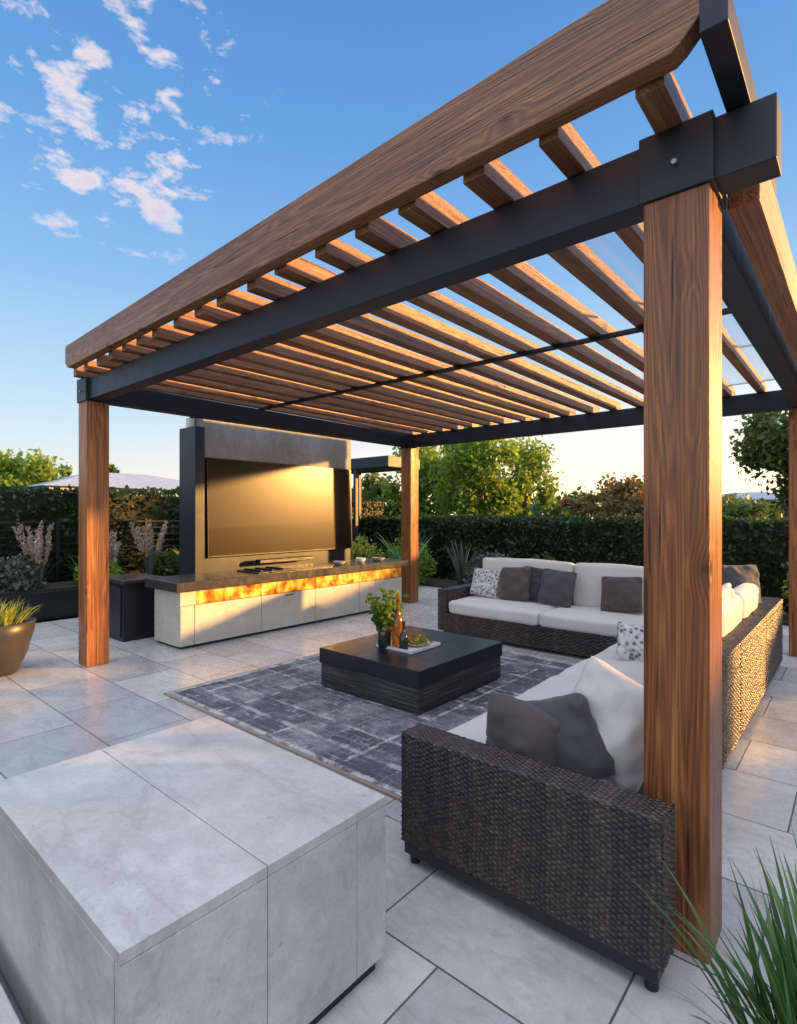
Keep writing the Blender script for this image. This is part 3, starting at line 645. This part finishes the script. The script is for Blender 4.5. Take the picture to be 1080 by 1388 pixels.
# ---------------------------------------------------------------- trees behind
def at(px,d): r=(px-540)/736*d; return (-.6502*d+.7598*r,.7598*d+.6502*r)
def T(px,d,ztop,zb,wpx,nc,nl,size,mat,label,tr=.12):
    x,y=at(px,d); rx=wpx/736*d/2; cz=(ztop+zb)/2; rz=(ztop-zb)/2
    return tree(x,y,ztop,(0,0,cz,rx,rx,rz),nc,nl,size,mat,label,'trees beyond the hedges',trunk_r=tr)
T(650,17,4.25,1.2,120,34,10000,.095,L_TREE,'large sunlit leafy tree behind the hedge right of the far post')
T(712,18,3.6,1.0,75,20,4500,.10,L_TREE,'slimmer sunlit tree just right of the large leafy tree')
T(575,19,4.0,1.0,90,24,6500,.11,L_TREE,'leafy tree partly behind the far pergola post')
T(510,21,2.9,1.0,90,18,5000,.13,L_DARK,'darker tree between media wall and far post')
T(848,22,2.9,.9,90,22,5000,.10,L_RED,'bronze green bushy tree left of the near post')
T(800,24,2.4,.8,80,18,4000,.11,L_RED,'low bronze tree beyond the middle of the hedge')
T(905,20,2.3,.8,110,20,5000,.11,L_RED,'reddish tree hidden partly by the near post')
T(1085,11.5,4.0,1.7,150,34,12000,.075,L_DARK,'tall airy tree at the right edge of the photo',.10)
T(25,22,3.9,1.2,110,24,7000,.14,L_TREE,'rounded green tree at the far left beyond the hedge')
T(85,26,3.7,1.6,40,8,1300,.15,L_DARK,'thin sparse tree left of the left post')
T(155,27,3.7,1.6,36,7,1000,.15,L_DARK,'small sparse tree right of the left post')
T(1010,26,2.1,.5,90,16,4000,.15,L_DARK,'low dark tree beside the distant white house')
for i,px in enumerate((-60,330,440,720,960,1130,1230)):
    T(px,34+i%3*3,2.5+.4*(i%2),.5,150,18,3500,.22,L_DARK,['far dark tree at the left edge','far dark tree behind the media wall','far tree behind the television','far dark tree behind the large sunlit tree','far tree behind the near post','far tree beyond the right edge','farthest tree beyond the right edge'][i])

ROOF,nt,b,_=newmat('slate_roof',.6); v=coords(nt)
br=nd(nt,'ShaderNodeTexBrick',{'Vector':v,'Color1':(.30,.34,.40,1),'Color2':(.37,.41,.47,1),'Mortar':(.20,.22,.26,1),'Scale':1.0,'Mortar Size':.02,'Brick Width':.5,'Row Height':.25}); nt.links.new(br.outputs['Color'],b.inputs['Base Color'])
WALLM=m_stone('render_wall',(.5,.48,.46),(.6,.58,.55),None,.8)
WIN,nt,b,_=newmat('window_glass',.1,0,(.03,.04,.05))
def house(px,d,w,dep,hw,hr,label):
    x,y=at(px,d); t=thing('house',(x,y,0),label,'house')
    MB().box(x-w/2,x+w/2,y-dep/2,y+dep/2,0,hw).build('wall',WALLM,t)
    o=.3; r=MB(); a=min(w,dep)*.4
    rid=[(x-w/2+a,y,hr),(x+w/2-a,y,hr)] if w>=dep else [(x,y-dep/2+a,hr),(x,y+dep/2-a,hr)]
    r.v=[(x-w/2-o,y-dep/2-o,hw+.01),(x+w/2+o,y-dep/2-o,hw+.01),(x+w/2+o,y+dep/2+o,hw+.01),(x-w/2-o,y+dep/2+o,hw+.01)]+rid
    r.f=[(0,1,5,4),(1,2,5),(2,3,4,5),(3,0,4),(3,2,1,0)] if w>=dep else [(0,1,4),(1,2,5,4),(2,3,5),(3,0,4,5),(3,2,1,0)]
    r.build('roof',ROOF,t)
    for i in range(3):
        if w>=dep:
            xx=x-w/2+w*(i+.5)/3; MB().box(xx-.5,xx+.5,y-dep/2-.03,y-dep/2-.005,.9,2.1).build('window',WIN,t)
        else:
            yy=y-dep/2+dep*(i+.5)/3; MB().box(x+w/2+.005,x+w/2+.03,yy-.5,yy+.5,.9,2.1).build('window',WIN,t)
house(165,25,7,8,2.5,3.35,'house with low grey blue hipped roof beyond the left hedge')
house(1015,38,6,5,2.4,3.0,'small pale house beyond the hedge at the right')
cn=thing('garden_canopy',(-9.0,9.3,0),'dark flat canopy on posts behind the media wall','canopy')
MB().box(-10.4,-8.05,9.05,10.2,2.55,2.80).build('canopy_roof',STEEL,cn,.01)
for x,y in ((-9.8,9.1),(-9.8,9.9)): MB().box(x-.04,x+.04,y-.04,y+.04,0,2.55).build('canopy_post',STEEL,cn)
MB().box(-9.2,-9.12,9.1,9.18,0,2.55).build('canopy_post',STEEL,cn)

# ---------------------------------------------------------------- light
EL=8.8
el=R(EL); S=Vector((.74*math.cos(el),.673*math.cos(el),math.sin(el)))
ld=bpy.data.lights.new('sun','SUN'); ld.energy=11.0; ld.angle=R(2.0); ld.color=(1,.50,.13)
lo=bpy.data.objects.new('sun',ld); C.objects.link(lo); lo.rotation_euler=(-S).to_track_quat('-Z','Y').to_euler()
w=bpy.data.worlds.new('World'); bpy.context.scene.world=w; w.use_nodes=True; nt=w.node_tree; nt.nodes.clear()
out=nd(nt,'ShaderNodeOutputWorld'); tc=nd(nt,'ShaderNodeTexCoord')
nrm=nd(nt,'ShaderNodeVectorMath',{0:tc.outputs['Generated']},operation='NORMALIZE').outputs[0]
sep=nd(nt,'ShaderNodeSeparateXYZ',{0:nrm}); z=sep.outputs[2]
base=ramp(nt,z,[(0,(.82,.80,.74)),(.06,(.76,.80,.82)),(.18,(.52,.72,.91)),(.35,(.27,.53,.87)),(.55,(.13,.36,.76)),(.70,(.09,.28,.66))])
hd=nd(nt,'ShaderNodeVectorMath',{0:nrm,1:(.74,.673,0)},operation='DOT_PRODUCT').outputs['Value']
g1=mth(nt,'POWER',mth(nt,'MULTIPLY_ADD',hd,.60,.42,True),1.4)
zf=mth(nt,'POWER',mth(nt,'SUBTRACT',1.0,z,0,True),7.5)
glow=mth(nt,'MULTIPLY',g1,zf)
glowc=mixc(nt,1.0,(0,0,0),(2.1,1.1,.18),'ADD')
gl=nd(nt,'ShaderNodeVectorMath',{0:glowc,'Scale':glow},operation='SCALE').outputs[0]
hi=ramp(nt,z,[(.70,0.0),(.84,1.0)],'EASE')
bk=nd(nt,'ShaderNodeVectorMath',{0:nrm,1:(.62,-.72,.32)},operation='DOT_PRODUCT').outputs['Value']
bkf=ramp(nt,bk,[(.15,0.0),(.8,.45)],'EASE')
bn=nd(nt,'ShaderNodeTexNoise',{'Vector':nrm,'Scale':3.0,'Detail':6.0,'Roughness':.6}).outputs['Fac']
fill_cover=mth(nt,'MULTIPLY',mth(nt,'MAXIMUM',hi,bkf),mth(nt,'MULTIPLY_ADD',bn,1.1,.55))
fill_bank=nd(nt,'ShaderNodeVectorMath',{0:(1.62,1.50,1.38),'Scale':fill_cover},operation='SCALE').outputs[0]  # unseen bright cloud overhead and behind the camera, added as fill light
cv=nd(nt,'ShaderNodeMapping',{'Vector':nrm,'Scale':(3.4,3.4,7.0),'Rotation':(0,0,.5),'Location':(.3,.2,.4)}).outputs[0]
cn1=nd(nt,'ShaderNodeTexNoise',{'Vector':cv,'Scale':4.3,'Detail':9.0,'Roughness':.6,'Distortion':.15}).outputs['Fac']
cm=nd(nt,'ShaderNodeVectorMath',{0:nrm,1:(-.775,.262,.576)},operation='DOT_PRODUCT').outputs['Value']
cmask=ramp(nt,cm,[(.955,0.0),(.988,1.0)],'EASE')
cf=mth(nt,'ADD',cn1,mth(nt,'MULTIPLY_ADD',cmask,.17,-.16))
cl_=ramp(nt,cf,[(.52,0.0),(.63,1.0)])
cl_=mth(nt,'MULTIPLY',cl_,cmask)
ccol=ramp(nt,cn1,[(.5,(.93,.86,.90)),(.72,(.76,.66,.74))])
sky=mixc(nt,mth(nt,'MULTIPLY',cl_,.95),base,ccol)
sk=nd(nt,'ShaderNodeTexSky',sky_type='NISHITA'); sk.sun_disc=False; sk.sun_elevation=R(EL); sk.sun_rotation=math.atan2(.74,.673)
bg0=nd(nt,'ShaderNodeBackground',{'Color':sk.outputs[0],'Strength':.03})
bg1=nd(nt,'ShaderNodeBackground',{'Color':sky,'Strength':.95})
bg2=nd(nt,'ShaderNodeBackground',{'Color':gl,'Strength':1.0})
bg3=nd(nt,'ShaderNodeBackground',{'Color':fill_bank,'Strength':1.0})
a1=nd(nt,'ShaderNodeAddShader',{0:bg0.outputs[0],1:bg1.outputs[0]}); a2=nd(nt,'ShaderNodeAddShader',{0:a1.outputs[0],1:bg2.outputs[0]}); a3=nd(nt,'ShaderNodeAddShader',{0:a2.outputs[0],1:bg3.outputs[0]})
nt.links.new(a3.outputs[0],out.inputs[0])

# ---------------------------------------------------------------- camera
cd=bpy.data.cameras.new('camera'); cam=bpy.data.objects.new('camera',cd); C.objects.link(cam)
cd.sensor_fit='HORIZONTAL'; cd.sensor_width=36; cd.lens=24.53; cd.clip_end=1500; cd.clip_start=.05; cd.shift_y=.002
cam.location=(0,0,1.5); cam.rotation_euler=(R(90),0,R(40.56))
bpy.context.scene.camera=cam
vs=bpy.context.scene.view_settings; vs.view_transform='Standard'; vs.look='None'; vs.exposure=0
for o in bpy.data.objects:
    if '_L' in o: del o['_L']
